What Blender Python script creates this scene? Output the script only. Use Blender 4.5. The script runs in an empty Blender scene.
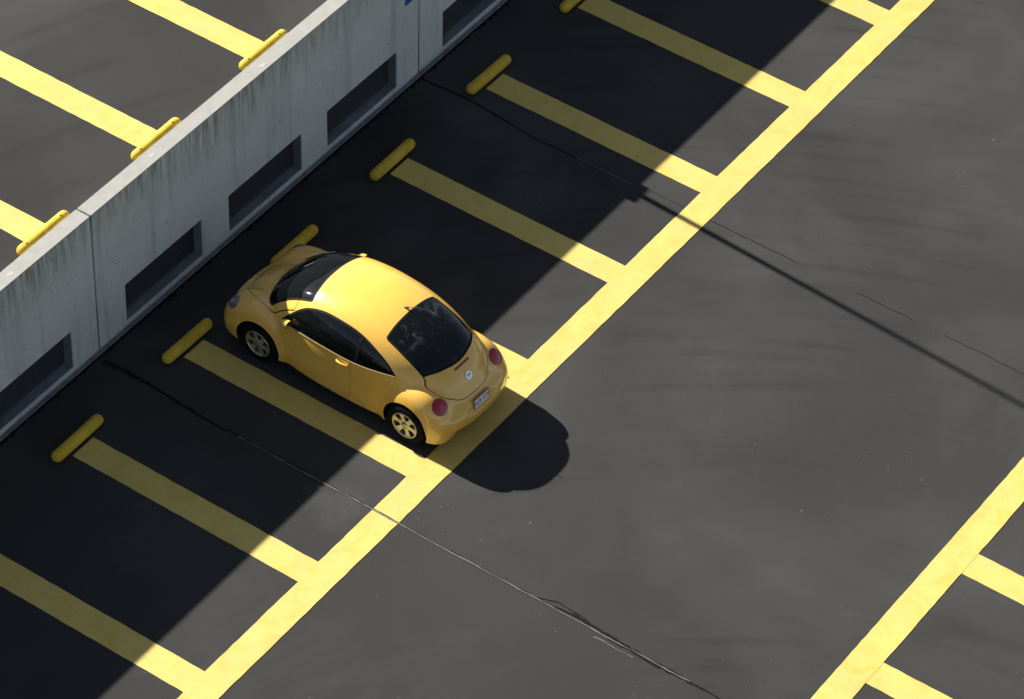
import bpy, bmesh, math, random
import numpy as np
from mathutils import Matrix, Vector
PI = math.pi
S = bpy.context.scene
COL = S.collection

# ------------------------------------------------------------------ camera
cam_d = bpy.data.cameras.new('camera')
cam = bpy.data.objects.new('camera', cam_d); COL.objects.link(cam)
ROT = [[0.5818358, 0.5581301, -0.5915723], [-0.8130279, 0.4181769, -0.4051096], [0.021278, 0.7166721, 0.6970856]]
M4 = Matrix(ROT).to_4x4(); M4.translation = (-29.659, -26.5108, 37.9773)
cam.matrix_world = M4
cam_d.sensor_fit = 'HORIZONTAL'; cam_d.sensor_width = 36
cam_d.lens = 4013.57 / 1024 * 36
cam_d.clip_start = 1; cam_d.clip_end = 1000
S.camera = cam

# ------------------------------------------------------------------ sky, sun, exposure
SUN = Vector((0.098, 1.605, 1.0)).normalized()
w = bpy.data.worlds.new("World"); S.world = w; w.use_nodes = True
wn = w.node_tree.nodes; wl = w.node_tree.links
bg = wn['Background']; bg.inputs['Strength'].default_value = 0.05
sky = wn.new('ShaderNodeTexSky'); sky.sky_type = 'NISHITA'; sky.sun_disc = False
sky.air_density = .75; sky.dust_density = .6; sky.ozone_density = .8; sky.altitude = 400
sky.sun_elevation = math.asin(SUN.z); sky.sun_rotation = math.atan2(SUN.x, SUN.y)
hs = wn.new('ShaderNodeHueSaturation'); hs.inputs['Saturation'].default_value = 0.62     # hazy, paler sky
wl.new(sky.outputs[0], hs.inputs['Color']); wl.new(hs.outputs[0], bg.inputs['Color'])
sd = bpy.data.lights.new('sun', 'SUN'); sd.energy = 5.0; sd.angle = math.radians(0.6); sd.color = (1, 0.955, 0.885)
so = bpy.data.objects.new('sun', sd); COL.objects.link(so)
so.rotation_euler = SUN.to_track_quat('Z', 'Y').to_euler(); so.location = (0, 20, 20)
S.view_settings.view_transform = 'Standard'; S.view_settings.look = 'None'
S.view_settings.gamma = 1; S.view_settings.exposure = 1.2
S.view_settings.use_curve_mapping = False

# ------------------------------------------------------------------ helpers
def link(name, me, mats=(), parent=None, loc=(0, 0, 0)):
    o = bpy.data.objects.new(name, me); COL.objects.link(o)
    if me is not None:
        for m in (mats if isinstance(mats, (list, tuple)) else [mats]): me.materials.append(m)
    o.parent = parent; o.location = loc
    return o
def tag(o, label=None, cat=None, group=None, kind=None):
    if label: o['label'] = label
    if cat: o['category'] = cat
    if group: o['group'] = group
    if kind: o['kind'] = kind
    return o
class MB:
    """collects polygons for ONE mesh"""
    def __init__(s): s.v = []; s.f = []; s.sm = []
    def add(s, V, F, smooth=False):
        n = len(s.v); s.v += [tuple(map(float, p)) for p in V]
        s.f += [tuple(int(i) + n for i in f) for f in F]; s.sm += [smooth] * len(F)
    def box(s, a, b, bev=0.0):
        x0, y0, z0 = a; x1, y1, z1 = b
        if bev <= 0:
            s.add([(x0,y0,z0),(x1,y0,z0),(x1,y1,z0),(x0,y1,z0),(x0,y0,z1),(x1,y0,z1),(x1,y1,z1),(x0,y1,z1)],
                  [(0,3,2,1),(4,5,6,7),(0,1,5,4),(1,2,6,5),(2,3,7,6),(3,0,4,7)])
            return
        V = []; c = bev
        for z, i in ((z0, c), (z0 + c, 0), (z1 - c, 0), (z1, c)):
            V += [(x0+c,y0+i,z),(x1-c,y0+i,z),(x1-i,y0+c,z),(x1-i,y1-c,z),(x1-c,y1-i,z),(x0+c,y1-i,z),(x0+i,y1-c,z),(x0+i,y0+c,z)]
        F = [tuple(range(7, -1, -1)), tuple(range(24, 32))]
        for k in range(3):
            for j in range(8): F.append((k*8+j, k*8+(j+1) % 8, (k+1)*8+(j+1) % 8, (k+1)*8+j))
        s.add(V, F)
    def tube(s, pts, r, n=12, caps=True, smooth=True):
        pts = [Vector(p) for p in pts]; rs = r if isinstance(r, (list, tuple)) else [r] * len(pts)
        V = []; up = None
        for i, p in enumerate(pts):
            d = (pts[min(i+1, len(pts)-1)] - pts[max(i-1, 0)]).normalized()
            a = Vector((0,0,1)) if abs(d.z) < .9 else Vector((1,0,0))
            e1 = d.cross(a).normalized(); e2 = e1.cross(d)
            for k in range(n):
                t = 2*PI*k/n; V.append(p + rs[i]*(e1*math.cos(t) + e2*math.sin(t)))
        F = []
        for i in range(len(pts)-1):
            for k in range(n): F.append((i*n+k, i*n+(k+1) % n, (i+1)*n+(k+1) % n, (i+1)*n+k))
        s.add(V, F, smooth)
        if caps:
            m = len(pts)-1
            s.add([V[k] for k in range(n)], [tuple(range(n))]); s.add([V[m*n+k] for k in range(n)], [tuple(range(n-1, -1, -1))])
    def lathe(s, prof, axis='Y', c=(0,0,0), n=48, smooth=True):
        """prof: (radius, height along axis)"""
        V = []
        for r, h in prof:
            for k in range(n):
                t = 2*PI*k/n; a, b = r*math.cos(t), r*math.sin(t)
                V.append({'Y': (c[0]+a, c[1]+h, c[2]+b), 'Z': (c[0]+a, c[1]+b, c[2]+h), 'X': (c[0]+h, c[1]+a, c[2]+b)}[axis])
        F = []
        for i in range(len(prof)-1):
            for k in range(n): F.append((i*n+k, i*n+(k+1) % n, (i+1)*n+(k+1) % n, (i+1)*n+k))
        s.add(V, F, smooth)
    def build(s, name, mats, parent=None, loc=(0,0,0)):
        me = bpy.data.meshes.new(name); me.from_pydata(s.v, [], s.f)
        me.polygons.foreach_set('use_smooth', s.sm); me.update()
        return link(name, me, mats, parent, loc)

# ------------------------------------------------------------------ materials
class NT:
    def __init__(s, name):
        s.m = bpy.data.materials.new(name); s.m.use_nodes = True
        s.n = s.m.node_tree.nodes; s.l = s.m.node_tree.links
        s.p = s.n['Principled BSDF']; s.out = s.n['Material Output']
        s.co = s.n.new('ShaderNodeTexCoord').outputs['Object']
    def node(s, t, **k):
        x = s.n.new(t)
        for a, b in k.items(): setattr(x, a, b)
        return x
    def put(s, sock, v):
        if isinstance(v, bpy.types.NodeSocket): s.l.new(v, sock)
        elif isinstance(v, (tuple, list)) and len(v) == 3 and sock.type == 'RGBA': sock.default_value = (*v, 1)
        else: sock.default_value = v
    def scale(s, sc, rot=(0,0,0), co=None):
        m = s.node('ShaderNodeMapping'); s.put(m.inputs['Vector'], co or s.co)
        m.inputs['Scale'].default_value = sc; m.inputs['Rotation'].default_value = rot
        return m.outputs[0]
    def noise(s, scale, detail=4, rough=.55, co=None, dist=0):
        x = s.node('ShaderNodeTexNoise'); s.put(x.inputs['Vector'], co or s.co)
        x.inputs['Scale'].default_value = scale; x.inputs['Detail'].default_value = detail
        x.inputs['Roughness'].default_value = rough; x.inputs['Distortion'].default_value = dist
        return x.outputs['Fac']
    def ramp(s, f, a, b, lo=0., hi=1.):
        m = s.node('ShaderNodeMapRange'); s.put(m.inputs[0], f)
        for i, v in enumerate((a, b, lo, hi)): m.inputs[i+1].default_value = v
        return m.outputs[0]
    def mix(s, f, a, b, mode='MIX'):
        m = s.node('ShaderNodeMix', data_type='RGBA', blend_type=mode); s.put(m.inputs[0], f)
        s.put(m.inputs[6], a); s.put(m.inputs[7], b); return m.outputs[2]
    def math(s, op, a, b=0.):
        m = s.node('ShaderNodeMath', operation=op); s.put(m.inputs[0], a); s.put(m.inputs[1], b); return m.outputs[0]
    def xyz(s):
        x = s.node('ShaderNodeSeparateXYZ'); s.put(x.inputs[0], s.co); return x.outputs
    def bump(s, h, strength=.3, dist=.01):
        b = s.node('ShaderNodeBump'); b.inputs['Strength'].default_value = strength; b.inputs['Distance'].default_value = dist
        s.put(b.inputs['Height'], h); s.l.new(b.outputs[0], s.p.inputs['Normal'])
    def fin(s, col, rough=.8, metal=0, spec=.5, coat=0, coatr=.05):
        s.put(s.p.inputs['Base Color'], col); s.put(s.p.inputs['Roughness'], rough)
        s.p.inputs['Metallic'].default_value = metal; s.p.inputs['Specular IOR Level'].default_value = spec
        s.p.inputs['Coat Weight'].default_value = coat; s.p.inputs['Coat Roughness'].default_value = coatr
        return s.m
def gray(v, r=1., g=1., b=1.): return (v*r, v*g, v*b)

def mat_asphalt():
    t = NT('asphalt')
    big = t.noise(.35, 4, .6, dist=.6); med = t.noise(1.6, 6, .6, dist=.3); fine = t.noise(75, 3, .7)
    c = t.mix(t.ramp(big, .32, .7), (0.0326, 0.0326, 0.0311), (0.0426, 0.0426, 0.0414))
    c = t.mix(t.ramp(med, .35, .7, 0, .5), c, (0.0326, 0.0327, 0.0329))
    c = t.mix(t.ramp(fine, .3, .75, 0, 1.0), c, (0.0625, 0.0621, 0.0598))
    # brownish traffic film
    c = t.mix(t.ramp(t.noise(.8, 3, .5, co=t.scale((1, .35, 1), (0, 0, .3))), .5, .8, 0, .45), c, (0.0422, 0.0400, 0.0368))
    # long faint tyre sweeps: streaks that run round a turning centre
    for (cx, cy, sd_, amt) in ((-5.5, -13.5, 3., .50), (16., -15., 9., .10)):
        X = t.xyz(); dx = t.math('SUBTRACT', X[0], cx); dy = t.math('SUBTRACT', X[1], cy)
        rr = t.math('SQRT', t.math('ADD', t.math('MULTIPLY', dx, dx), t.math('MULTIPLY', dy, dy))); an = t.math('ARCTAN2', dy, dx)
        cb = t.node('ShaderNodeCombineXYZ'); t.put(cb.inputs[0], t.math('MULTIPLY', rr, 3.2)); t.put(cb.inputs[1], t.math('MULTIPLY', an, 2.2)); t.put(cb.inputs[2], sd_)
        n1 = t.noise(1.0, 3, .6, co=cb.outputs[0])
        c = t.mix(t.math('MULTIPLY', t.ramp(n1, .50, .72), t.ramp(t.noise(.33, 2), .42, .6, 0, amt)), c, (0.0239, 0.0239, 0.0239))
        c = t.mix(t.math('MULTIPLY', t.ramp(n1, .46, .30), t.ramp(t.noise(.4, 2), .5, .62, 0, amt*.45)), c, (0.0587, 0.0579, 0.0552))
    # dusty pale smudges
    sm = t.math('MULTIPLY', t.ramp(t.noise(.9, 5, .65, dist=.8), .60, .80), t.ramp(t.noise(9, 4, .7), .4, .7, 0, .65))
    c = t.mix(sm, c, (0.0798, 0.0790, 0.0763))
    # dust stains in the bays (worn patches at fixed places)
    for px, py, rad, am in ((5.3, -2.8, .75, .62), (5.9, -2.3, .45, .3), (8.35, -3.2, .8, .38), (9.9, -2.5, .7, .25), (-1.15, -4.35, .55, .55), (3.3, -1.9, .9, .22), (-3.0, -3.0, .9, .2), (-6, -6.5, 1.2, .2), (3.9, -7.4, 1.8, .16)):
        X = t.xyz(); dx = t.math('SUBTRACT', X[0], px); dy = t.math('SUBTRACT', X[1], py)
        rr = t.math('SQRT', t.math('ADD', t.math('MULTIPLY', dx, dx), t.math('MULTIPLY', dy, dy)))
        rr = t.math('ADD', rr, t.math('MULTIPLY', t.math('SUBTRACT', t.noise(2.2, 5, .65), .5), rad*2.2))
        c = t.mix(t.math('MULTIPLY', t.ramp(rr, rad, rad*.25, 0, am), t.ramp(t.noise(16, 4, .7), .3, .65, .35, 1)), c, (0.0903, 0.0895, 0.0864))
    # light grit specks
    vo = t.node('ShaderNodeTexVoronoi'); t.put(vo.inputs['Vector'], t.co); vo.inputs['Scale'].default_value = 2.2
    sp = t.math('MULTIPLY', t.ramp(vo.outputs['Distance'], .018, .030, 1, 0), t.ramp(t.noise(3, 2), .52, .60))
    c = t.mix(t.math('MULTIPLY', sp, .55), c, (.40, .39, .36))
    vo2 = t.node('ShaderNodeTexVoronoi'); t.put(vo2.inputs['Vector'], t.co); vo2.inputs['Scale'].default_value = 7
    sp2 = t.math('MULTIPLY', t.ramp(vo2.outputs['Distance'], .05, .085, 1, 0), t.ramp(t.noise(1.1, 3), .53, .63))
    c = t.mix(t.math('MULTIPLY', sp2, .3), c, (.3, .29, .27))
    c = t.mix(t.ramp(t.noise(.16, 3, .55, dist=.8), .36, .62, .30, 0), c, (.021, .0215, .022))
    c = t.mix(t.ramp(t.noise(.22, 4, .6, dist=.5), .48, .68, 0, .30), c, (.098, .097, .093))
    t.bump(t.math('ADD', fine, t.noise(220, 2)), .35, .006)
    return t.fin(c, .95, spec=.03)
def mat_paint(name='road_paint', base=(.615, .475, .118), worn=.55):
    t = NT(name)
    c = t.mix(t.ramp(t.noise(1.7, 5, .6), .35, .7), base, tuple(x*y for x, y in zip(base, (.92, .90, 1.15))))
    c = t.mix(t.ramp(t.noise(2.6, 6, .72, dist=1.0), .46, .70, 0, .75), c, (.50, .37, .055))
    c = t.mix(t.ramp(t.noise(22, 5, .7, dist=.6), .55, .8, 0, .5), c, (.72, .63, .27))
    dirt = t.math('MULTIPLY', t.ramp(t.noise(45, 5, .8), .54, .68), t.ramp(t.noise(1.2, 3), .30, .65, 0, worn*1.3))
    c = t.mix(dirt, c, (.22, .18, .08))
    t.bump(t.noise(90, 3, .7), .3, .004)
    return t.fin(c, .62, spec=.35)
def mat_concrete():
    t = NT('precast_concrete')
    X = t.xyz()
    c = t.mix(t.ramp(t.noise(.9, 5, .6), .3, .7), (.54, .575, .55), (.64, .67, .64))
    c = t.mix(t.ramp(t.noise(14, 5, .7), .35, .75, 0, .4), c, (.36, .35, .32))
    # vertical water streaks under the coping, olive-black, fading down
    st = t.noise(9, 4, .65, co=t.scale((1.0, 1, .10)))
    st2 = t.noise(26, 3, .6, co=t.scale((1.0, 1, .06)))
    zz = t.math('ADD', X[2], t.math('MULTIPLY', t.math('SUBTRACT', t.noise(1.3, 4, .6, co=t.scale((1, 1, .2))), .5), 1.5))
    top = t.ramp(zz, 1.80, 2.5)
    face = t.ramp(X[2], 2.466, 2.469, 1, 0)
    s1 = t.math('MULTIPLY', t.math('MULTIPLY', t.ramp(st, .42, .72), top), face)
    c = t.mix(t.math('MULTIPLY', s1, .80), c, (.115, .118, .085))
    s2 = t.math('MULTIPLY', t.math('MULTIPLY', t.ramp(st2, .50, .66), t.ramp(zz, 1.7, 2.6)), face)
    c = t.mix(t.math('MULTIPLY', s2, .75), c, (.08, .085, .06))
    # long faint full-height streaks and patches
    lf = t.math('MULTIPLY', t.ramp(t.noise(3.0, 4, .6, co=t.scale((1.3, 1, .08))), .52, .75, 0, .4), face)
    c = t.mix(lf, c, (.22, .225, .20))
    gr = t.math('MULTIPLY', t.ramp(t.noise(7, 4, .7, dist=1.2), .62, .72, 0, .45), face)
    c = t.mix(gr, c, (.17, .185, .17))
    # bug holes
    vo = t.node('ShaderNodeTexVoronoi'); t.put(vo.inputs['Vector'], t.co); vo.inputs['Scale'].default_value = 3.1
    c = t.mix(t.math('MULTIPLY', t.ramp(vo.outputs['Distance'], .04, .07, 1, 0), t.ramp(t.noise(2.2, 1), .45, .55, 0, .7)), c, (.10, .10, .09))
    # darker tone on the ledges and jambs inside the openings
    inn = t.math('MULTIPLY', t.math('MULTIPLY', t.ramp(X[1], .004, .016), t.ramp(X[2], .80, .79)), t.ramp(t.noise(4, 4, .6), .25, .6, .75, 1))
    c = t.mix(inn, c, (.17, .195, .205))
    # coping: cleaner, warmer
    cap = t.mix(t.ramp(t.noise(6, 5, .65), .35, .75, 0, .8), (.33, .325, .30), (.27, .265, .24))
    cap = t.mix(t.ramp(t.noise(60, 3, .7), .55, .75, 0, .5), cap, (.17, .165, .15))
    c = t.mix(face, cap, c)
    t.bump(t.noise(45, 5, .7), .25, .006)
    return t.fin(c, .88, spec=.3)
def simple(name, col, rough=.6, metal=0, spec=.5, var=.0, sc=8, coat=0):
    t = NT(name)
    c = col
    if var: c = t.mix(t.ramp(t.noise(sc, 4), .3, .7), tuple(x*(1-var) for x in col), tuple(min(1, x*(1+var)) for x in col))
    return t.fin(c, rough, metal, spec, coat)
def mat_carpaint():
    t = NT('yellow_car_paint')
    c = t.mix(t.ramp(t.noise(5, 4), .35, .7, 0, 1), (.88, .515, .088), (.85, .49, .078))
    X = t.xyz()
    # road film on the lower body: real dirt, broken up
    d = t.math('MULTIPLY', t.ramp(X[2], .45, .2), t.ramp(t.noise(9, 5, .7), .4, .7, 0, .55))
    c = t.mix(d, c, (.30, .22, .10))
    dust = t.ramp(t.noise(40, 4, .7), .5, .8, 0, .10)
    c = t.mix(dust, c, (.6, .5, .32))
    r = t.ramp(t.noise(6, 4, .6), .3, .75, .20, .34)
    return t.fin(c, r, spec=.5, coat=.9, coatr=.06)
def mat_glass(name='dark_glass', tint=(.10, .13, .14), blotch=.05):
    t = NT(name)
    tr = t.node('ShaderNodeBsdfTransparent'); tr.inputs[0].default_value = (*tint, 1)
    gl = t.node('ShaderNodeBsdfGlossy'); gl.inputs['Roughness'].default_value = .03; gl.inputs[0].default_value = (.9, .95, 1, 1)
    fr = t.node('ShaderNodeFresnel'); fr.inputs[0].default_value = 1.5
    mx = t.node('ShaderNodeMixShader'); t.l.new(fr.outputs[0], mx.inputs[0]); t.l.new(tr.outputs[0], mx.inputs[1]); t.l.new(gl.outputs[0], mx.inputs[2])
    # thin pale diffuse film with random blotches over the glass
    df = t.node('ShaderNodeBsdfDiffuse'); df.inputs[0].default_value = (.30, .36, .36, 1)
    m2 = t.node('ShaderNodeMixShader')
    sm = t.math('MULTIPLY', t.ramp(t.noise(5.5, 5, .7, dist=1.5), .52, .72), t.ramp(t.noise(2.4, 2), .42, .60, 0, blotch))
    t.put(m2.inputs[0], t.math('ADD', sm, .012)); t.l.new(mx.outputs[0], m2.inputs[1]); t.l.new(df.outputs[0], m2.inputs[2])
    t.l.new(m2.outputs[0], t.out.inputs[0]); return t.m
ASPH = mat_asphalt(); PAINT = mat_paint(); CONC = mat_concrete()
def mat_stop():
    t = NT('stop_paint'); t.co = t.node('ShaderNodeNewGeometry').outputs['Position']
    c = t.mix(t.ramp(t.noise(4, 5, .65), .38, .66), (.66, .47, .045), (.55, .34, .022))
    c = t.mix(t.ramp(t.noise(11, 5, .7), .56, .70, 0, .8), c, (.42, .42, .10))
    c = t.mix(t.ramp(t.noise(30, 5, .75, dist=.6), .58, .68, 0, .85), c, (.20, .15, .06))
    c = t.mix(t.ramp(t.noise(17, 4, .7, dist=1), .66, .72, 0, .8), c, (.30, .29, .26))
    t.bump(t.noise(50, 4, .7), .5, .006)
    return t.fin(c, .7, spec=.3)
STOPM = mat_stop()
TAR = simple('tar', (.010, .010, .010), .8, var=.3, spec=.1)
CAULK = simple('joint_caulk', (.115, .115, .108), .8, var=.35, sc=3)
GALV = simple('galvanised_strip', (.20, .21, .22), .5, .3, var=.2)
LOUV = simple('louvre_grey', (.060, .066, .070), .6, .0, spec=.2)
SEAL = simple('window_rubber', (.010, .010, .011), .75, spec=.15)
BLACK = simple('black_plastic', (.012, .012, .013), .45)
WELL = simple('wheel_well_black', (.006, .006, .006), .9, spec=.1)
RUBBER = simple('tyre_rubber', (.006, .006, .006), .9, var=.25, sc=20, spec=.12)
ALLOY = simple('alloy', (.45, .43, .38), .32, .75, var=.1)
CHROME = simple('chrome', (.75, .77, .8), .12, 1)
RED = simple('red_lens', (.33, .012, .018), .14, coat=.6)
REDC = simple('red_lens_centre', (.45, .035, .035), .2, coat=.5)
CLEAR = simple('headlight_lens', (.20, .24, .28), .18, .3, coat=1)
LENS = simple('headlight_reflector', (.55, .62, .70), .38, .6)
WHITE = simple('plate_white', (.82, .80, .80), .5, var=.08, sc=60)
PRED = simple('plate_red', (.36, .09, .06), .5)
PCHAR = simple('plate_characters', (.30, .27, .36), .5)
BLUE = simple('sign_blue', (.015, .10, .36), .4)
POLE = simple('pole_grey', (.25, .26, .27), .45, .6, var=.1)
SEAT = simple('seat_cloth', (.035, .036, .04), .9, var=.2)
SEATG = simple('seat_cloth_grey', (.06, .065, .07), .9, var=.2)
PAPER = simple('pale_paper', (.55, .6, .6), .7)
GLASS = mat_glass(blotch=.03); GLASSR = mat_glass('rear_glass', (.06, .12, .17), .24)
CARP = mat_carpaint()

# ------------------------------------------------------------------ setting
SP, HW, DECK = 2.325, 2.473, 2.306
def plane(name, x0, y0, x1, y1, z, m, th=None):
    b = MB(); b.add([(x0,y0,z),(x1,y0,z),(x1,y1,z),(x0,y1,z)], [(0,1,2,3)])
    return tag(b.build(name, m), kind='structure')
plane('ground', -400, -400, 400, 0.30, 0, ASPH)
b = MB(); b.box((-60, .246, 1.95), (80, 60, DECK)); tag(b.build('upper_deck', ASPH), kind='structure')
rng = random.Random(4)
def strip(b, x0, y0, x1, y1, z, jit=.0045):
    """a painted bar with slightly wavering hand-masked edges"""
    lx, ly = x1-x0, y1-y0
    along_x = lx > ly; L = max(lx, ly); n = max(2, int(L/.12))
    V = []
    for i in range(n+1):
        t = i/n; j0 = rng.uniform(-jit, jit) if 0 < i < n else 0; j1 = rng.uniform(-jit, jit) if 0 < i < n else 0
        if along_x: V += [(x0+lx*t, y0+j0, z), (x0+lx*t, y1+j1, z)]
        else: V += [(x0+j0, y0+ly*t, z), (x1+j1, y0+ly*t, z)]
    F = [(2*i, 2*i+2, 2*i+3, 2*i+1) if along_x else (2*i, 2*i+1, 2*i+3, 2*i+2) for i in range(n)]
    b.add(V, F)
H = .2123
b = MB(); strip(b, -40, -5.1424, 50, -4.7291, .0065)
for k in range(-14, 20): strip(b, k*SP-H, -4.742, k*SP+H, -.975, .004)
tag(b.build('wall_row_markings', PAINT), kind='structure')
b = MB(); strip(b, -40, -11.4814, 50, -11.0656, .0065)
for k in range(-14, 20): strip(b, k*SP+.565-H, -15.2, k*SP+.565+H, -11.468, .004)
tag(b.build('aisle_row_markings', PAINT), kind='structure')
b = MB()
for k in range(-14, 20): strip(b, k*SP-1.353-H, .36, k*SP-1.353+H, 4.05, DECK+.004)
strip(b, -40, 4.04, 50, 4.46, DECK+.0065)
tag(b.build('upper_deck_markings', PAINT), kind='structure')

# joints, cracks and tar in the asphalt
def ribbon(b, pts, wid, z, jit=.3, seed=0, step=.06):
    r = random.Random(seed); P = []
    for (x0, y0), (x1, y1) in zip(pts, pts[1:]):
        n = max(1, int(math.hypot(x1-x0, y1-y0)/step))
        P += [(x0+(x1-x0)*i/n, y0+(y1-y0)*i/n) for i in range(n)]
    P.append(pts[-1]); V = []; N = len(P)
    for i, (x, y) in enumerate(P):
        a = P[max(0, i-1)]; c = P[min(N-1, i+1)]; dx, dy = c[0]-a[0], c[1]-a[1]; l = math.hypot(dx, dy)
        ww = wid(i/(N-1)) if callable(wid) else wid
        e = ww*(1+r.uniform(-jit, jit))/2; f = ww*(1+r.uniform(-jit, jit))/2
        V += [(x-dy/l*e, y+dx/l*e, z), (x+dy/l*f, y-dx/l*f, z)]
    b.add(V, [(2*i, 2*i+1, 2*i+3, 2*i+2) for i in range(N-1)])
def wander(x, y0, y1, amp, seed, step=.25):
    r = random.Random(seed); n = int(abs(y1-y0)/step); return [(x+r.uniform(-amp, amp), y0+(y1-y0)*i/n) for i in range(n+1)]
b = MB()
ribbon(b, [(-.92,-.16),(-.90,-.5),(-.895,-.95),(-.93,-1.4),(-.955,-1.85),(-.965,-2.3)], lambda t: .080*(1-t*.65), .0045, .55, 1)
ribbon(b, wander(-.945, -2.3, -7.7, .006, 5), .020, .0088, .4, 2)
ribbon(b, [(-.93,-7.6),(-.90,-7.9),(-.93,-8.35),(-.965,-9.0),(-.955,-9.8),(-.965,-10.4)], lambda t: .055*math.sin(PI*min(1, t+.08))+.012, .0050, .5, 3)
ribbon(b, [(-.93,-7.35),(-.84,-7.6),(-.86,-8.0),(-.93,-8.3)], .014, .0054, .5, 4)
ribbon(b, [(6.38,-.10),(6.40,-.5),(6.42,-.93),(6.37,-1.5),(6.30,-2.1),(6.31,-2.9)], lambda t: .040*(1-t*.6), .0045, .4, 6)
ribbon(b, wander(6.365, -4.15, -4.70, .008, 8, .12), .007, .0046, .5, 7); ribbon(b, wander(6.36, -5.16, -6.6, .010, 28, .12), .009, .0046, .5, 27)
ribbon(b, wander(6.345, -7.6, -8.5, .01, 9, .12), .009, .0046, .5, 8)
ribbon(b, wander(6.34, -9.0, -11.0, .015, 10, .12), .008, .0046, .5, 9)
# jagged tar where the asphalt meets the wall
r = random.Random(11); V = []; xs = [-20+.05*i for i in range(1100)]
for x in xs: V += [(x, -.050, .0042), (x, -.075-abs(r.gauss(0, .028)), .0042)]
b.add(V, [(2*i, 2*i+1, 2*i+3, 2*i+2) for i in range(len(xs)-1)])
tag(b.build('tar_seams', TAR), kind='structure')
b = MB()
ribbon(b, wander(-.955, -2.5, -9.7, .007, 12), lambda t: .019-.011*abs(t-.35)+.003*math.sin(t*41), .0105, .5, 13)
ribbon(b, wander(6.315, -2.9, -3.9, .004, 14), .011, .0060, .4, 15)
ribbon(b, wander(-1.04, -8.3, -8.9, .02, 18, .1), .014, .0058, .9, 19)
tag(b.build('caulked_joint', CAULK), kind='structure')

# ------------------------------------------------------------------ the concrete wall
wall = tag(link('concrete_wall', None, []), 'long grey precast concrete wall with louvred openings between the two parking levels', 'wall')
J = [-.8026 - 7.236*2, -.8026 - 7.236, -.8026, 6.4335, 6.4335+7.236, 6.4335+7.236*2, 6.4335+7.236*3]
OZ0, OZ1, TH, DEP = .125, .785, .2412, .15
for a, c in zip(J, J[1:]):
    g = .011; x0, x1 = a+g, c-g
    ops = [(a + .590 + 2.235*k, a + .590 + 2.235*k + 1.635) for k in range(3)]
    xs = [x0] + [v for o in ops for v in o] + [x1]; zs = [-.2, OZ0, OZ1, HW]
    b = MB(); solid = lambda i, j: not (j == 1 and i % 2 == 1)
    n_ = len(xs)-1
    def quad(*p): b.add(p, [(0, 1, 2, 3)])
    for i in range(n_):
        for j in range(3):
            if not solid(i, j): continue
            a0, a1, c0, c1 = xs[i], xs[i+1], zs[j], zs[j+1]
            quad((a0, 0, c0), (a1, 0, c0), (a1, 0, c1), (a0, 0, c1)); quad((a1, TH, c0), (a0, TH, c0), (a0, TH, c1), (a1, TH, c1))
            if i == 0 or not solid(i-1, j): quad((a0, TH, c0), (a0, 0, c0), (a0, 0, c1), (a0, TH, c1))
            if i == n_-1 or not solid(i+1, j): quad((a1, 0, c0), (a1, TH, c0), (a1, TH, c1), (a1, 0, c1))
            if j == 2: quad((a0, 0, c1), (a1, 0, c1), (a1, TH, c1), (a0, TH, c1))
            elif not solid(i, j+1): quad((a0, 0, c1), (a1, 0, c1), (a1, TH, c1), (a0, TH, c1))
            if j > 0 and not solid(i, j-1): quad((a0, TH, c0), (a1, TH, c0), (a1, 0, c0), (a0, 0, c0))
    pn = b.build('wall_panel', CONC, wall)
    bw = bmesh.new(); bw.from_mesh(pn.data); bmesh.ops.remove_doubles(bw, verts=bw.verts, dist=1e-4)
    bmesh.ops.recalc_face_normals(bw, faces=bw.faces)
    ed = [e for e in bw.edges if len(e.link_faces) == 2 and e.calc_face_angle() > 1]
    bmesh.ops.bevel(bw, geom=ed, offset=.007, segments=2, affect='EDGES'); bw.to_mesh(pn.data); bw.free()
    for o0, o1 in ops:
        l = MB(); y = DEP
        n = 12
        for i in range(n):
            z = OZ0+.02 + (OZ1-OZ0-.03)*i/n; h = (OZ1-OZ0)/n*.50
            l.add([(o0+.02, y+.004, z), (o1-.02, y+.004, z), (o1-.02, y+.009, z+h*.95), (o0+.02, y+.009, z+h*.95)], [(0,1,2,3)])
        l.box((o0, y, OZ0), (o0+.022, y+.05, OZ1)); l.box((o1-.022, y, OZ0), (o1, y+.05, OZ1))
        l.box((o0+.022, y, OZ0), (o1-.022, y+.05, OZ0+.02)); l.box((o0+.022, y, OZ1-.02), (o1-.022, y+.05, OZ1))
        lv = l.build('louvre', LOUV, wall)
        l = MB(); l.box((o0+.005, y+.055, OZ0+.005), (o1-.005, y+.075, OZ1-.005)); l.build('backing', WELL, lv)
for x in J[1:-1]:
    b = MB(); b.box((x-.0105, .020, .0), (x+.0105, TH-.01, HW-.012)); b.build('joint_seal', BLACK, wall)
b = MB(); b.box((-16, -.020, -.02), (28, -.002, .050), .004); b.box((-16, -.050, -.02), (28, -.0205, .022), .004)
b.build('base_flashing', GALV, wall)
for i, (x, y) in enumerate([(-2.27, .116), (.616, .123), (2.963, .09), (5.3, .11), (-4.6, .12)]):
    r = random.Random(i); n = 18
    b = MB(); V = [(x+.055*(1+r.uniform(-.3, .3))*math.cos(2*PI*k/n), y+.032*(1+r.uniform(-.3, .3))*math.sin(2*PI*k/n), HW+.002) for k in range(n)]
    b.add(V, [tuple(range(n))]); b.build('lifting_point_patch', simple('grout_pale', (.38, .38, .355), .9, var=.1) if i == 0 else bpy.data.materials['grout_pale'], wall)

# blue sign on the wall
b = MB(); b.box((6.095, -.010, 1.505), (6.395, -.002, 1.955), .0015)
tag(b.build('wall_sign', BLUE), 'small blue rectangular sign fixed to the concrete wall beside a panel joint', 'sign')

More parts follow.
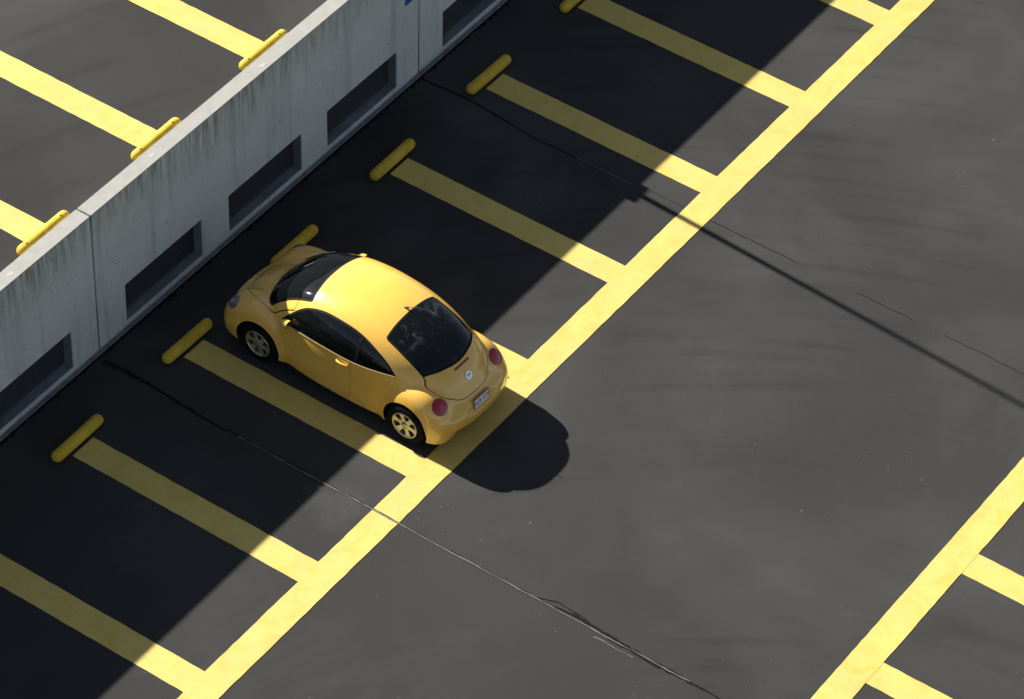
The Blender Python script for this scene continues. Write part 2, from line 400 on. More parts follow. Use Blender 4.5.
# lamp post standing on the wall (only its shadow reaches the picture)
lp = tag(link('lamp_post', None, [], loc=(6.46, .12, HW)), 'tall grey lamp post on the wall top whose thin shadow crosses the aisle', 'lamp post')
b = MB(); b.box((-.19, -.118, 0), (.19, .12, .10), .01); b.build('base_plate', CONC, lp)
b = MB(); b.tube([(0,0,.10),(0,0,4),(0,0,8.6)], [.048, .036, .028], 20); b.build('pole', POLE, lp)
b = MB(); b.box((-.6, -.04, 8.55), (.6, .04, 8.62), .01); b.build('arm', POLE, lp)
for s in (-1, 1):
    b = MB(); b.box((s*.9-.33, -.16, 8.5), (s*.9+.33, .16, 8.66), .03); b.build('lamp_head', POLE, lp)

# ------------------------------------------------------------------ wheel stops
def make_stop(r=.083, L=.99):
    """round-topped painted bar with domed ends; local origin on the deck"""
    b = MB(); n = 20; prof = []
    m = 8
    for i in range(m+1): a = PI/2*i/m; prof.append((-L/2+r-r*math.cos(a), r*math.sin(a)))
    for i in range(1, 24): prof.append((-L/2+r+(L-2*r)*i/24, r*(1+.012*math.sin(i*1.7))))
    for i in range(m+1): a = PI/2*i/m; prof.append((L/2-r+r*math.sin(a), r*math.cos(a)))
    V = []
    for x, rr in prof:
        rr = max(rr, .001)
        for k in range(n):
            t = 2*PI*k/n; z = r + rr*math.sin(t)
            V.append((x, rr*math.cos(t), max(z, .003)))
    F = [(i*n+k, i*n+(k+1) % n, (i+1)*n+(k+1) % n, (i+1)*n+k) for i in range(len(prof)-1) for k in range(n)]
    b.add(V, F, True); return b.build('wheel_stop', STOPM)
stop0 = make_stop()
low = {-1: 'yellow wheel stop in the wall shadow, leftmost and lowest on the lower deck',
       0: 'shaded yellow wheel stop just left of the parked car, by its front wheel',
       1: 'yellow wheel stop half hidden behind the bonnet of the parked car',
       2: 'yellow wheel stop at the first stall line to the right of the car',
       3: 'yellow wheel stop at the second stall line to the right of the car',
       4: 'yellow wheel stop cut off by the top edge, third stall line right of the car'}
up = {0: 'sunlit yellow wheel stop on the upper deck near the left edge, beside the wall joint',
      1: 'sunlit yellow wheel stop on the upper deck, middle of the three against the wall coping',
      2: 'sunlit yellow wheel stop on the upper deck, nearest the top edge of the photo'}
first = True
spots = [(k*SP, -.872, 0, low[k], 'wheel stops on the lower deck') for k in (-1, 0, 1, 2, 3, 4)] + \
        [(k*SP-1.36, .338, DECK, up[k], 'wheel stops on the upper deck') for k in (0, 1, 2)]
for i, (x, y, z, lab, g) in enumerate(spots):
    o = stop0 if first else stop0.copy()
    if not first: COL.objects.link(o)
    first = False
    if i == 0:
        for q in (-.34, .34):
            bb = MB(); bb.lathe([(.001, .172), (.016, .171), (.019, .167), (.019, .158)], 'Z', (q, 0, 0), 14); bb.build('anchor_bolt', STOPM, stop0)
    else:
        for ch in stop0.children:
            d_ = ch.copy(); COL.objects.link(d_); d_.parent = o
    o.location = (x + [.02, .0, .03, -.02, 0, .01, 0, 0, 0][i], y, z); o.rotation_euler.z = math.radians([.6, -.5, 0, .4, -.8, .3, 0, .5, -.3][i])
    tag(o, lab, 'wheel stop', g)

# ------------------------------------------------------------------ the car
# local frame: x forward from the rear axle, y to the car's left, z up
D = dict(uc=1.246, af=1.551, ar=1.744, dh=.940, db=.838, hz=1.048, hu=3.238, hb=.692, fv=.852, fz=.885, fu=3.25, rz=.900, ru=-.555,
         fr=.60, rf=.63, dt=.015, bf=3.32, br=-.678, bb=.86, tu=-.60, tb=.705, tz=.9)
AX = (.02, 2.525)       # axle positions
def smin(a, b, k):
    h = np.clip(.5+.5*(b-a)/k, 0, 1); return b*(1-h)+a*h-k*h*(1-h)
def smax(a, b, k): return -smin(-a, -b, k)
def f_dome(p):
    u = p[..., 0]-D['uc']; w_ = p[..., 2]-.55
    e = np.sqrt((np.abs(u)/np.where(u > 0, D['af'], D['ar']))**2 + (w_/np.where(w_ > 0, D['dh'], 1.3))**2)
    b_ = D['db']-D['dt']*np.clip((.75-p[..., 0])/1.0, 0, 1)**1.5
    return ((e**3.0+np.abs(p[..., 1]/b_)**3.0)**(1/3.0)-1)*.8
def f_hood(p):
    u = p[..., 0]-1.9; w_ = p[..., 2]-.35
    e = np.sqrt((u/(D['hu']-1.9))**2+(w_/np.where(w_ > 0, D['hz']-.35, .35))**2)
    return ((e**2.6+np.abs(p[..., 1]/D['hb'])**2.6)**(1/2.6)-1)*.7
def f_fender(p, front):
    q = p.copy(); q[..., 1] = np.abs(q[..., 1])
    if front: c = (2.53, .54, .32); s = (np.where(q[..., 0] > 2.53, D['fu']-2.53, D['fr']), D['fv']-.54, D['fz']-.32)
    else: c = (-.01, .54, .32); s = (np.where(q[..., 0] > -.01, D['rf'], -.01-D['ru']), D['fv']-.54, D['rz']-.32)
    w_ = np.abs(np.stack([(q[..., i]-c[i])/s[i] for i in range(3)], -1)); e = (w_[..., 0]**2.2+w_[..., 2]**2.2)**(1/2.2)
    return ((e**3+w_[..., 1]**3)**(1/3)-1)*.34
def f_bump(p, front):
    if front: c = (2.55, 0, .40); s = (D['bf']-2.55, D['bb'], .20)
    else: c = (-.10, 0, .42); s = (-.10-D['br'], D['bb'], .21)
    w_ = np.abs((p-np.array(c))/np.array(s)); e = (w_[..., 0]**2.5+w_[..., 1]**2.5)**(1/2.5)
    return ((e**3+w_[..., 2]**3)**(1/3)-1)*.2
def f_tail(p):
    u = p[..., 0]-.3; w_ = p[..., 2]-.45
    e = np.sqrt((u/(.3-D['tu']))**2+(w_/np.where(w_ > 0, D['tz']-.45, .45))**2)
    return ((e**2.6+np.abs(p[..., 1]/D['tb'])**2.6)**(1/2.6)-1)*.45
def BODY(p):
    f = smin(f_dome(p), f_hood(p), .05); f = smin(f, f_tail(p), .08)
    f = smin(f, smin(f_bump(p, True), f_bump(p, False), .02), .05)
    f = smin(f, f_fender(p, True), .032); f = smin(f, f_fender(p, False), .028)
    # shallow number-plate recess in the tail
    w_ = np.abs((p-np.array((-.70, 0, .555)))/np.array((.085, .30, .085)))
    f = smax(f, -(((w_[..., 0]**4+w_[..., 1]**6+w_[..., 2]**4)**.25)-1)*.08, .02)
    return smax(f, .19-p[..., 2], .03)
def grad(p, e=1e-3):
    return np.stack([BODY(p+np.array(d)*e)-BODY(p-np.array(d)*e) for d in ((1,0,0),(0,1,0),(0,0,1))], -1)/(2*e)
def nrm(p):
    g = grad(p); return g/np.maximum(np.linalg.norm(g, axis=-1, keepdims=True), 1e-9)

def capsule(ns_end=110, ns_mid=190, nt=330):
    """rays from the axis u 0..2.5 at z .55"""
    O = []; Dr = []
    th = np.linspace(0, 2*PI, nt, endpoint=False)
    rad = np.stack([np.zeros(nt), np.cos(th), np.sin(th)], -1)
    st = []
    for i in range(1, ns_end): a = PI/2*i/ns_end; st.append((0., -math.cos(a), math.sin(a)))
    for i in range(ns_mid+1): st.append((2.5*i/ns_mid, 0., 1.))
    for i in range(ns_end-1, 0, -1): a = PI/2*i/ns_end; st.append((2.5, math.cos(a), math.sin(a)))
    for u, du, k in st:
        O.append(np.tile([u, 0, .55], (nt, 1))); Dr.append(rad*k+np.array([du, 0, 0]))
    O.append(np.array([[0, 0, .55]])); Dr.append(np.array([[-1., 0, 0]]))
    O.append(np.array([[2.5, 0, .55]])); Dr.append(np.array([[1., 0, 0]]))
    m = len(st); F = []
    i = np.arange(m-1)[:, None]; k = np.arange(nt)[None]; k2 = (k+1) % nt
    a = i*nt+k; b_ = i*nt+k2; c = (i+1)*nt+k2; d = (i+1)*nt+k
    T = np.concatenate([np.stack([a, b_, c], -1).reshape(-1, 3), np.stack([a, c, d], -1).reshape(-1, 3)])
    kk = np.arange(nt); p0 = m*nt; p1 = p0+1
    T = np.concatenate([T, np.stack([np.full(nt, p0), (kk+1) % nt, kk], -1), np.stack([np.full(nt, p1), (m-1)*nt+kk, (m-1)*nt+(kk+1) % nt], -1)])
    return np.concatenate(O), np.concatenate(Dr), T
O_, D_, T0 = capsule()
# march outwards from beyond to the first surface from outside
t_hi = np.full(len(O_), 1.6); t_lo = np.zeros(len(O_))
ts = np.linspace(1.5, .02, 75); done = np.zeros(len(O_), bool); t_prev = np.full(len(O_), 1.5)
for t in ts:
    f = BODY(O_+D_*t); new = (~done) & (f < 0)
    t_lo[new] = t; t_hi[new] = t_prev[new]; done |= new; t_prev[:] = t
for _ in range(26):
    mid = (t_lo+t_hi)/2; f = BODY(O_+D_*mid[:, None]); ins = f < 0
    t_lo = np.where(ins, mid, t_lo); t_hi = np.where(ins, t_hi, mid)
V0 = O_+D_*((t_lo+t_hi)/2)[:, None]
# orientation check
e1 = V0[T0[:, 1]]-V0[T0[:, 0]]; e2 = V0[T0[:, 2]]-V0[T0[:, 0]]
cr = np.cross(e1, e2); outward = (cr*(V0[T0].mean(1)-np.array([1.2, 0, .55]))).sum(1)
if np.median(outward) < 0: T0 = T0[:, ::-1]

def cut(V, T, g):
    """splits the triangles of T along g=0; returns V, T_inside (g<0), T_outside"""
    g = np.where(np.abs(g) < 1e-7, 1e-7, g)
    s = g[T] < 0; n = s.sum(1)
    Tin = T[n == 3]; Tout = T[n == 0]; X = T[(n == 1) | (n == 2)]
    if not len(X): return V, Tin, Tout
    sx = g[X] < 0; lone_in = sx.sum(1) == 1
    lone = np.where(lone_in, np.argmax(sx, 1), np.argmin(sx, 1))
    idx = (lone[:, None]+np.arange(3)) % 3; X = np.take_along_axis(X, idx, 1)
    a, b_, c = X.T
    E = np.concatenate([np.sort(np.stack([a, b_], 1), 1), np.sort(np.stack([a, c], 1), 1)])
    U, inv = np.unique(E, axis=0, return_inverse=True); inv = inv.ravel()
    ga, gb = g[U[:, 0]], g[U[:, 1]]; t = ga/(ga-gb)
    NV = V[U[:, 0]]*(1-t)[:, None]+V[U[:, 1]]*t[:, None]
    base = len(V); V2 = np.concatenate([V, NV]); m = len(X)
    ab = base+inv[:m]; ac = base+inv[m:]
    tip = np.stack([a, ab, ac], 1); q1 = np.stack([ab, b_, c], 1); q2 = np.stack([ab, c, ac], 1)
    Tin = np.concatenate([Tin, tip[lone_in], q1[~lone_in], q2[~lone_in]])
    Tout = np.concatenate([Tout, tip[~lone_in], q1[lone_in], q2[lone_in]])
    return V2, Tin, Tout
def poly_sd(x, y, P):
    """signed distance to a closed polyline, negative inside"""
    P = np.array(P, float); d2 = np.full(x.shape, 1e9); ins = np.zeros(x.shape, bool)
    for i in range(len(P)):
        a = P[i]; b_ = P[(i+1) % len(P)]; e = b_-a; L = (e*e).sum()
        if L < 1e-12: continue
        t = np.clip(((x-a[0])*e[0]+(y-a[1])*e[1])/L, 0, 1)
        d2 = np.minimum(d2, (x-a[0]-t*e[0])**2+(y-a[1]-t*e[1])**2)
        c = (a[1] > y) != (b_[1] > y)
        with np.errstate(divide='ignore', invalid='ignore'):
            xi = (b_[0]-a[0])*(y-a[1])/(b_[1]-a[1])+a[0]
        ins ^= c & (x < xi)
    d = np.sqrt(d2); return np.where(ins, -d, d)
def line_d(x, y, P):
    P = np.array(P, float); d2 = np.full(x.shape, 1e9)
    for a, b_ in zip(P, P[1:]):
        e = b_-a; L = (e*e).sum(); t = np.clip(((x-a[0])*e[0]+(y-a[1])*e[1])/L, 0, 1)
        d2 = np.minimum(d2, (x-a[0]-t*e[0])**2+(y-a[1]-t*e[1])**2)
    return np.sqrt(d2)
def spline(P, n=8, closed=False):
    P = [np.array(p, float) for p in P]; out = []
    N = len(P); rngi = range(N if closed else N-1)
    g = (lambda i: P[i % N]) if closed else (lambda i: P[max(0, min(N-1, i))])
    for i in rngi:
        p0, p1, p2, p3 = g(i-1), g(i), g(i+1), g(i+2)
        for k in range(n):
            t = k/n; out.append(.5*((2*p1)+(-p0+p2)*t+(2*p0-5*p1+4*p2-p3)*t*t+(-p0+3*p1-3*p2+p3)*t**3))
    if not closed: out.append(P[-1])
    return out

# outlines (car local metres)
SIDE_TOP = spline([(2.17, .905), (2.05, 1.045), (1.88, 1.20), (1.70, 1.285), (1.45, 1.335), (1.11, 1.334), (.86, 1.296), (.65, 1.225), (.43, 1.115), (.272, .985)])
SIDE_BOT = spline([(.272, .985), (.53, .968), (.915, .940), (1.45, .940), (1.82, .930), (2.17, .905)])
SIDE = SIDE_TOP[:-1]+SIDE_BOT[:-1]
WS = spline([(2.665, 0), (2.645, .2), (2.59, .45), (2.52, .555), (2.45, .600)]) + spline([(2.40, .602), (2.10, .580), (1.80, .558)])+spline([(1.785, .545), (1.815, .355), (1.842, .142), (1.846, 0)])
WS = WS + [np.array([p[0], -p[1]]) for p in WS[::-1]]
RW = spline([(.60, 0), (.592, .25), (.578, .495)])+spline([(.54, .515), (.25, .533), (-.03, .532)])+spline([(-.068, .52), (-.172, .36), (-.232, .16), (-.248, 0)])
RW = RW + [np.array([p[0], -p[1]]) for p in RW[::-1]]
DOORP = spline([(2.165, .900), (2.143, .805), (2.058, .543), (2.005, .30)])+[np.array((1.96, .262)), np.array((1.0, .262))]+spline([(.955, .30), (.935, .60), (.935, .935)])+[np.array((.935, .96)), np.array((1.45, 1.0)), np.array((1.9, .97))]
HATCH = spline([(0, .672), (.26, .680), (.40, .742), (.505, .82), (.560, .905), (.545, .955), (.530, .99)])   # (|v|, z)
HATCHP = HATCH+[np.array((.515, 1.12)), np.array((0, 1.12))]
HATCHP = [np.array((-p[0], p[1])) for p in HATCHP[::-1]][1:]+HATCHP
BON = spline([(2.36, .668), (2.52, .63), (2.74, .575), (2.93, .48), (3.06, .36), (3.135, .20), (3.15, 0)])    # (u, |v|)

parts = {}      # name -> list of (V, T)
def reg(name, V, T): parts.setdefault(name, []).append((V, T))
V, T = V0, T0
u, v, z = V.T
# wheel openings
for ax in AX:
    u, v, z = V.T
    g = np.maximum(np.hypot(u-ax, z-.31)-.368, .50-np.abs(v))
    V, _, T = cut(V, T, g)
# lights: ellipsoids biting the surface
def ball(c, s): return lambda V: (np.sqrt((((np.stack([V[:, 0], np.abs(V[:, 1]), V[:, 2]], 1)-np.array(c))/np.array(s))**2).sum(1))-1)*min(s)
g_tail = ball((-.414, .607, .750), (.12, .118, .118)); g_head = ball((3.04, .690, .700), (.13, .088, .10))
def carve(name, gfun, gap=.007, split=True, trim=None, tw=.0):
    """moves the region gfun<0 out of the body, leaving a shut line"""
    global V, T
    V, I, T = cut(V, T, gfun(V)-gap)           # T: all outside the gap
    V, I2, band = cut(V, I, gfun(V)+gap*.0)
    if trim: 
        V, I3, tr = cut(V, I2, gfun(V)+tw); reg(trim, V, np.concatenate([tr, band])); reg(name, V, I3)
    else: reg(name, V, I2)
carve('taillight', g_tail, .006); carve('headlight', g_head, .006)
g_side = lambda V: np.maximum(poly_sd(V[:, 0], V[:, 2], SIDE), .3-np.abs(V[:, 1]))
g_ws = lambda V: np.maximum(poly_sd(V[:, 0], V[:, 1], WS), .75-V[:, 2])
g_rw = lambda V: np.maximum(poly_sd(V[:, 0], V[:, 1], RW), .8-V[:, 2])
carve('side_glass', g_side, .010, trim='window_seal', tw=.012)
carve('windscreen', g_ws, .004, trim='windscreen_seal', tw=.022)
carve('rear_window', g_rw, .004, trim='rear_window_seal', tw=.022)
# doors
g_door = lambda V: np.maximum(poly_sd(V[:, 0], V[:, 2], DOORP), .3-np.abs(V[:, 1]))
carve('door', lambda V: np.maximum(g_door(V), -g_side(V)), .0085)
g_hatch = lambda V: np.maximum(poly_sd(V[:, 1], V[:, 2], HATCHP), V[:, 0]-.1)
carve('tailgate', g_hatch, .011)
g_brk = lambda V: np.maximum(np.maximum(np.abs(V[:, 1])-.15, np.abs(V[:, 2]-.998)-.011), V[:, 0])
g_bon = lambda V: np.maximum(poly_sd(V[:, 0], np.abs(V[:, 1]), BON+[np.array((3.15, -1.)), np.array((2.0, -1.)), np.array((2.0, .668))]), .6-V[:, 2])
carve('bonnet', g_bon, .010)
reg('body', V, T)
# the third brake light sits in the tailgate
Vt, Tt = parts['tailgate'][0]; Vt = V if len(V) > len(Vt) else Vt
VB, IB, OB = cut(Vt, Tt, g_brk(Vt)); parts['tailgate'] = [(VB, OB)]; reg('brake_light', VB, IB)

def mesh_part(name, V, T, mat, parent, off=0., solid=0.):
    use = np.unique(T); mp = np.full(len(V), -1); mp[use] = np.arange(len(use)); P = V[use]; N = nrm(P)
    P = P + N*off if np.isscalar(off) else P+N*off[use][:, None]
    me = bpy.data.meshes.new(name)
    F = mp[T]; a = np.linalg.norm(np.cross(P[F[:, 1]]-P[F[:, 0]], P[F[:, 2]]-P[F[:, 0]]), axis=1); F = F[a > 1e-10]
    P2, F2 = P, F
    if solid:
        # turn the rim inwards so that panels have an edge thickness
        n = len(P); key = {}
        E = np.concatenate([F[:, [0, 1]], F[:, [1, 2]], F[:, [2, 0]]]); ks = np.sort(E, 1)
        U, inv, cnt = np.unique(ks, axis=0, return_inverse=True, return_counts=True); inv = inv.ravel()
        B = E[cnt[inv] == 1]
        bv = np.unique(B); m2 = np.full(n, -1); m2[bv] = n+np.arange(len(bv))
        P2 = np.concatenate([P, P[bv]-N[bv]*solid])
        q = np.concatenate([np.stack([B[:, 1], B[:, 0], m2[B[:, 0]]], 1), np.stack([B[:, 1], m2[B[:, 0]], m2[B[:, 1]]], 1)])
        F2 = np.concatenate([F, q]); N = np.concatenate([N, N[bv]])
    me.from_pydata(P2.tolist(), [], F2.tolist())
    me.polygons.foreach_set('use_smooth', [True]*len(me.polygons)); me.update()
    me.normals_split_custom_set_from_vertices(N.tolist())
    return link(name, me, mat, parent)

car = link('compact_car', None, [], loc=(1.111, -4.361, 0)); car.rotation_euler.z = PI/2-.023
tag(car, 'yellow rounded two-door compact car parked nose-in beside the concrete wall', 'car')
def sides(name): # split left and right
    V, T = parts[name][0]; c = V[T].mean(1)[:, 1]; return [(V, T[c > 0]), (V, T[c < 0])]
V_, T_ = parts['body'][0]; body = mesh_part('body', V_, T_, CARP, car, solid=.012)
doors = []
for V_, T_ in sides('door'): doors.append(mesh_part('door', V_, T_, CARP, car, solid=.012))
V_, T_ = parts['bonnet'][0]; bonnet = mesh_part('bonnet', V_, T_, CARP, car, solid=.012)
V_, T_ = parts['tailgate'][0]; gate = mesh_part('tailgate', V_, T_, CARP, car, solid=.012)
V_, T_ = parts['brake_light'][0]; mesh_part('brake_light', V_, T_, RED, gate, off=.004, solid=.008)
for nm, ss, mt, gm, base in (('windscreen', 'windscreen_seal', SEAL, GLASS, None), ('rear_window', 'rear_window_seal', SEAL, GLASSR, None)):
    V_, T_ = parts[nm][0]; g_ = mesh_part(nm, V_, T_, gm, car, off=-.003)
    V_, T_ = parts[ss][0]; mesh_part('window_seal', V_, T_, mt, g_, off=-.001)
for sgn, ((V_, T_), (V2_, T2_)) in zip((1, -1), zip(sides('side_glass'), sides('window_seal'))):
    u_ = V_[:, 0]
    Vg, rear, front = cut(V_, T_, V_[:, 0]-.885)
    Vg2, rear2, bp_ = cut(Vg, rear, Vg[:, 0]-.845)      # dark pillar strip between the panes
    d_ = mesh_part('door_window', Vg, front, GLASS, car, off=-.004)
    q_ = mesh_part('quarter_window', Vg2, rear2, GLASS, car, off=-.004)
    mesh_part('window_pillar', Vg2, bp_, SEAL, car, off=-.001)
    mesh_part('window_seal', V2_, T2_, SEAL, d_, off=-.002)
# window sill strips
for s in (1, -1):
    pts = []
    for p in SIDE_BOT:
        if .26 < p[0] < 2.15:
            y = .9; zz = p[1]-.012
            lo, hi = .4, .95
            for _ in range(30):
                m_ = (lo+hi)/2
                if BODY(np.array([[p[0], m_, zz]]))[0] < 0: lo = m_
                else: hi = m_
            pts.append((p[0], s*(lo+.004), zz))
    b = MB(); b.tube(pts, .0075, 8); b.build('sill_trim', simple('sill_trim', (.40, .30, .12), .3, .2), car)
def surf(u_, z_, s=1):
    lo, hi = .2, 1.0
    for _ in range(30):
        m_ = (lo+hi)/2
        if BODY(np.array([[u_, m_, z_]]))[0] < 0: lo = m_
        else: hi = m_
    return s*lo
def rear_surf(v_, z_):
    lo, hi = 0., -.9
    for _ in range(30):
        m_ = (lo+hi)/2
        if BODY(np.array([[m_, v_, z_]]))[0] < 0: lo = m_
        else: hi = m_
    return lo
def top_surf(u_, v_):
    lo, hi = .5, 1.7
    for _ in range(30):
        m_ = (lo+hi)/2
        if BODY(np.array([[u_, v_, m_]]))[0] < 0: lo = m_
        else: hi = m_
    return lo
# lamps
for V_, T_ in sides('taillight'):
    c = V_[np.unique(T_)]; g_ = g_tail(V_)
    off = .004+.014*np.sqrt(np.clip(-g_/.118, 0, 1)); tl = mesh_part('taillight', V_, T_, RED, car, off=off, solid=.02)
    Vc, Ic, _ = cut(V_, T_, g_+.075); g2 = g_tail(Vc)
    mesh_part('reflector', Vc, Ic, REDC, tl, off=.0055+.014*np.sqrt(np.clip(-g2/.118, 0, 1)))
for V_, T_ in sides('headlight'):
    g_ = g_head(V_); off = .003+.016*np.sqrt(np.clip(-g_/.098, 0, 1)); hl = mesh_part('headlight', V_, T_, CLEAR, car, off=off, solid=.02)
    Vc, Ic, _ = cut(V_, T_, g_+.055); g2 = g_head(Vc)
    mesh_part('lamp_lens', Vc, Ic, LENS, hl, off=.0055+.016*np.sqrt(np.clip(-g2/.098, 0, 1)))
# dark liner under the panels (same shape, 14 mm in), without the glass openings
Vl, Tl = V0, T0
for ax in AX:
    Vl, _, Tl = cut(Vl, Tl, np.maximum(np.hypot(Vl[:, 0]-ax, Vl[:, 2]-.31)-.374, .47-np.abs(Vl[:, 1])))
for gf, k in ((g_side, 0), (g_ws, 0), (g_rw, 0)): Vl, _, Tl = cut(Vl, Tl, gf(Vl)+.012)
mesh_part('inner_shell', Vl, Tl, WELL, car, off=-.014)
# wheel wells
for ax in AX:
    for s in (1, -1):
        b = MB(); n = 40; V_ = []
        for y in (.47, .815):
            for k in range(n+1):
                a = -.33+(PI+.66)*k/n; V_.append((ax+.372*math.cos(a), s*y, .31+.372*math.sin(a)))
        F_ = [(k, k+1, n+2+k, n+1+k) for k in range(n)]; b.add(V_, F_, True); b.add([V_[k] for k in range(n+1)], [tuple(range(n+1))])
        b.build('wheel_well', WELL, car)
# wheels
def wheel(ux, s):
    y = s*.738
    wh = link('wheel', None, [], car, (ux, y, .313))
    b = MB(); h = .098
    prof = [(.206, -h*.9), (.225, -h*1.02), (.262, -h*1.06), (.292, -h), (.310, -h*.78), (.3135, -h*.4), (.3125, -.03), (.3125, .03), (.3135, h*.4), (.310, h*.78), (.292, h), (.262, h*1.06), (.225, h*1.02), (.206, h*.9), (.200, 0), (.206, -h*.9)]
    b.lathe(prof, 'Y'); b.build('tyre', RUBBER, wh)
    b = MB()
    b.lathe([(.207, s*.092), (.203, s*.100), (.190, s*.099), (.184, s*.086), (.186, s*.02), (.19, -s*.08)], 'Y')
    b.lathe([(.001, s*.094), (.026, s*.093), (.032, s*.088), (.052, s*.086), (.066, s*.076), (.066, s*.04)], 'Y', n=36)
    for k in range(6):
        a0 = 2*PI*k/6+.2; V_ = []
        for rr, wd, yy in ((.055, .038, .084), (.09, .030, .082), (.13, .030, .080), (.165, .042, .083), (.192, .062, .092)):
            for d in (-1, 1):
                for dep in (0, 1):
                    V_.append((rr*math.cos(a0)-d*wd*math.sin(a0), s*(yy-dep*.03), rr*math.sin(a0)+d*wd*math.cos(a0)))
        F_ = []
        for i in range(4):
            q = i*4; F_ += [(q, q+2, q+6, q+4), (q, q+4, q+5, q+1), (q+2, q+3, q+7, q+6)]
        b.add(V_, F_)
    b.build('rim', ALLOY, wh)
    b = MB(); b.lathe([(.001, s*.03), (.15, s*.03), (.152, s*.01)], 'Y', n=32); b.build('brake_disc', BLACK, wh)
for ax in AX:
    for s in (1, -1): wheel(ax, s)
# floor and mechanical underside
b = MB(); b.box((-.45, -.46, .17), (3.0, .46, .24), .02); b.build('underbody', WELL, car)
# interior
def pad(b, c, s, bev=.04, tilt=0):
    m = MB(); m.box((-s[0]/2, -s[1]/2, -s[2]/2), (s[0]/2, s[1]/2, s[2]/2), bev)
    R = Matrix.Rotation(tilt, 3, 'Y'); b.add([R @ Vector(p)+Vector(c) for p in m.v], m.f)
for y in (.36, -.36):
    st = link('seat', None, [], car, (1.15, y, .3))
    b = MB(); pad(b, (.08, 0, .12), (.52, .50, .16)); b.build('seat_cushion', SEAT, st)
    b = MB(); pad(b, (-.26, 0, .42), (.12, .48, .58), .05, -.30); b.build('backrest', SEATG, st)
    b = MB(); pad(b, (-.38, 0, .76), (.09, .26, .15), .04, -.25); b.build('headrest', SEATG, st)
b = MB(); pad(b, (.38, 0, .42), (.42, 1.1, .14)); pad(b, (.10, 0, .68), (.11, 1.1, .46), .05, -.45); pad(b, (.02, .3, .93), (.08, .24, .12), .03, -.3); pad(b, (.02, -.3, .93), (.08, .24, .12), .03, -.3)
b.build('rear_bench', SEAT, car)
b = MB(); b.add([(2.0, -.60, .88), (2.52, -.45, .86), (2.52, .45, .86), (2.0, .60, .88), (1.95, .6, .7), (1.95, -.6, .7)], [(0, 1, 2, 3), (0, 3, 4, 5)]); b.build('dashboard', SEAT, car)
b = MB(); ang = .45
b.tube([(1.78+.17*math.cos(t)*math.sin(ang), .36+.17*math.sin(t), .80+.17*math.cos(t)*math.cos(ang)) for t in [2*PI*k/24 for k in range(25)]], .014, 8)
b.build('steering_wheel', BLACK, car)
b = MB(); b.add([(.16, -.5, .86), (-.30, -.42, .85), (-.30, .42, .85), (.16, .5, .86)], [(0, 1, 2, 3)]); b.build('parcel_shelf', SEAT, car)

# number plate, its surround and characters
pu = rear_surf(0, .555); zc = .555
def on_tail(v0_, z0_, v1_, z1_, off, th, m, name, parent):
    b = MB(); n = 10; V_ = []
    tilt = .12
    for i in range(n+1):
        vv = v0_+(v1_-v0_)*i/n
        for zz in (z0_, z1_): V_.append((pu-off+(zz-zc)*tilt+.0*vv, vv, zz))
    k = len(V_); V_ += [(x+th, y, q) for x, y, q in V_]
    F_ = [(2*i, 2*i+1, 2*i+3, 2*i+2) for i in range(n)]+[(0, k, k+1, 1), (2*n+1, 2*n+1+k, 2*n+k, 2*n)]
    F_ += [(2*i, 2*i+2, 2*i+2+k, 2*i+k) for i in range(n)]+[(2*i+1, 2*i+1+k, 2*i+3+k, 2*i+3) for i in range(n)]
    b.add(V_, F_); return b.build(name, m, parent)
fr = on_tail(-.165, zc-.083, .165, zc+.083, .012, .010, PRED, 'number_plate', car)
on_tail(-.150, zc-.066, .150, zc+.066, .015, .002, WHITE, 'plate_face', fr)
cu = bpy.data.curves.new('plate_text', 'FONT'); cu.body = '3U5 575'; cu.size = .095; cu.align_x = 'CENTER'; cu.align_y = 'CENTER'; cu.extrude = .001; cu.offset = .0015
to = bpy.data.objects.new('plate_text', cu); COL.objects.link(to)
bpy.context.view_layer.update()
me = bpy.data.meshes.new_from_object(to.evaluated_get(bpy.context.evaluated_depsgraph_get())); bpy.data.objects.remove(to)
me.materials.clear(); o = link('plate_characters', me, PCHAR, fr, (pu-.0175, 0, zc))
o.rotation_euler = Matrix(((0, .12, -1), (-1, 0, 0), (0, 1, .12))).to_euler()
# round emblem on the tailgate: chrome ring on blue with the two stacked letters as bars
eu = rear_surf(0, .862); P_ = np.array([[eu, 0., .862]]); nn = Vector(nrm(P_)[0])
em = link('emblem', None, [], gate)
em.matrix_local = Matrix.Translation(Vector((eu, .0, .862))+nn*.004) @ Matrix(((0, 0, 0), (0, 0, 0), (0, 0, 0))).to_4x4() if False else Matrix.Translation(Vector((eu, .0, .862))+nn*.004)
ex = Vector((0, -1, 0)); ez = nn; ey = ez.cross(ex).normalized()
R = Matrix((ex, ey, ez)).transposed()
def flat(name, mbs, m, parent):
    b = MB(); b.add([R @ Vector(p) for p in mbs.v], mbs.f); return b.build(name, m, parent)
m_ = MB(); m_.lathe([(.001, .004), (.046, .004), (.05, .0)], 'Z', n=32); flat('emblem_disc', m_, simple('emblem_blue', (.10, .19, .27), .25, .3), em)
m_ = MB(); m_.lathe([(.046, .0), (.046, .009), (.055, .009), (.057, .0)], 'Z', n=32); flat('emblem_ring', m_, CHROME, em)
m_ = MB()
def bar(b, p, q, w_=.0035, z0=.004, z1=.009):
    p, q = Vector((*p, 0)), Vector((*q, 0)); d = (q-p).normalized(); n_ = Vector((-d.y, d.x, 0))*w_
    c = [p-n_, q-n_, q+n_, p+n_]; b.add([(*x.xy, z0) for x in c]+[(*x.xy, z1) for x in c], [(4, 5, 6, 7), (0, 1, 5, 4), (1, 2, 6, 5), (2, 3, 7, 6), (3, 0, 4, 7)])
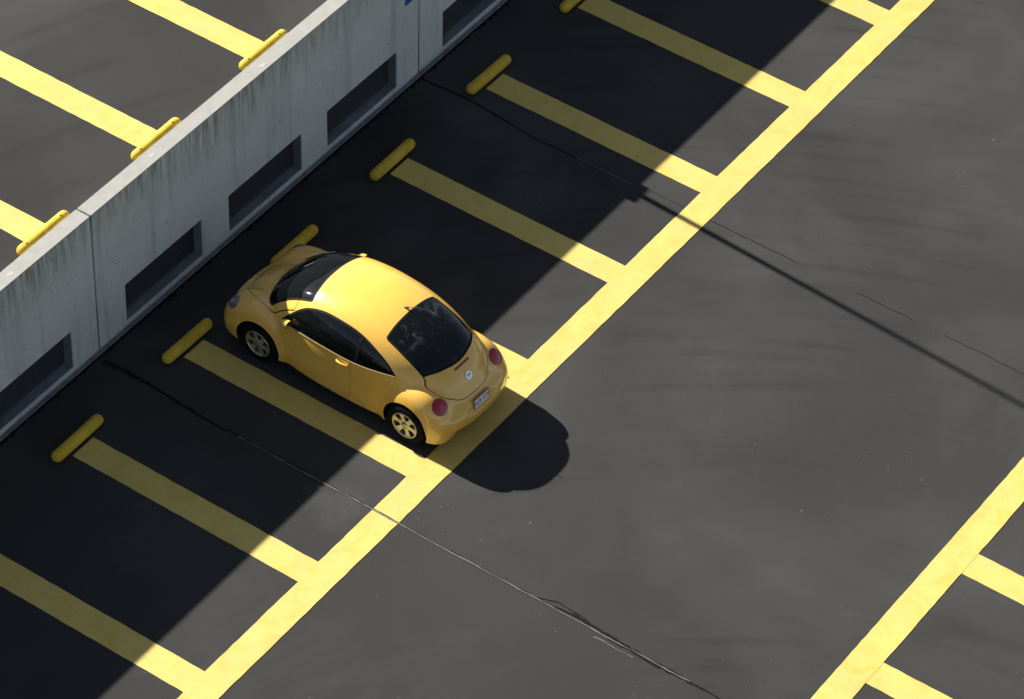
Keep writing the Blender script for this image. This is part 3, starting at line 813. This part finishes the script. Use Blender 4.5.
for a_, c_ in (((-.018, .042), (0, .006)), ((0, .006), (.018, .042)), ((-.040, .020), (-.017, -.040)), ((-.017, -.040), (0, -.002)), ((0, -.002), (.017, -.040)), ((.017, -.040), (.040, .020))): bar(m_, a_, c_)
flat('emblem_letters', m_, CHROME, em)
# door handles, mirrors
for s, dr in ((1, doors[0]), (-1, doors[1])):
    y = surf(1.06, .845); b = MB()
    b.tube([(1.16, s*(y-.004), .846), (1.14, s*(y+.022), .846), (1.06, s*(y+.030), .845), (.985, s*(y+.022), .844), (.965, s*(y-.004), .844)], [.012, .014, .015, .014, .012], 10)
    b.build('handle', CARP, dr)
    mr = link('wing_mirror', None, [], car, (2.06, s*.80, .975))
    b = MB(); n = 20; V_ = []
    for i in range(9):
        t = i/8; x = .055-.13*t; k = math.sqrt(max(0, 1-((1-t))**2.2))*1.0
        for j in range(n):
            a = 2*PI*j/n; ca, sa = math.cos(a), math.sin(a)
            e = (abs(ca)**2.6+abs(sa)**2.6)**(-1/2.6)
            V_.append((x-.03*(ca*e*k)*s*0, s*(.02+.068*ca*e*max(k, .02)), .0+.052*sa*e*max(k, .02)))
    F_ = [(i*n+j, i*n+(j+1) % n, (i+1)*n+(j+1) % n, (i+1)*n+j) for i in range(8) for j in range(n)]
    b.add(V_, F_, True); b.add([V_[j] for j in range(n)], [tuple(range(n))])
    b.tube([(.03, -s*.10, -.05), (.01, -s*.02, -.02)], .018, 10); b.build('mirror_housing', CARP, mr)
    b = MB(); L_ = V_[8*n:9*n]; b.add([(x+.002, s*.02+(y_-s*.02)*.9, q*.9) for x, y_, q in L_], [tuple(range(n))]); b.build('mirror_glass', CHROME, mr)
# antenna
za = top_surf(.66, 0)
b = MB(); b.tube([(.68, -.03, za-.004), (.655, -.03, za+.018), (.63, -.03, za+.028)], [.022, .018, .012], 10)
b.tube([(.635, -.03, za+.026), (.47, -.03, za+.12)], .005, 6); b.build('antenna', BLACK, car)
# wipers
for (a0, a1) in (((2.60, .30), (2.28, -.10)), ((2.55, -.25), (2.22, -.48))):
    pts = []
    for i in range(11):
        t = i/10; uu = a0[0]+(a1[0]-a0[0])*t; vv = a0[1]+(a1[1]-a0[1])*t; pts.append((uu, vv, top_surf(uu, vv)+.016))
    b = MB(); b.tube(pts, .009, 6); b.build('wiper', BLACK, car)
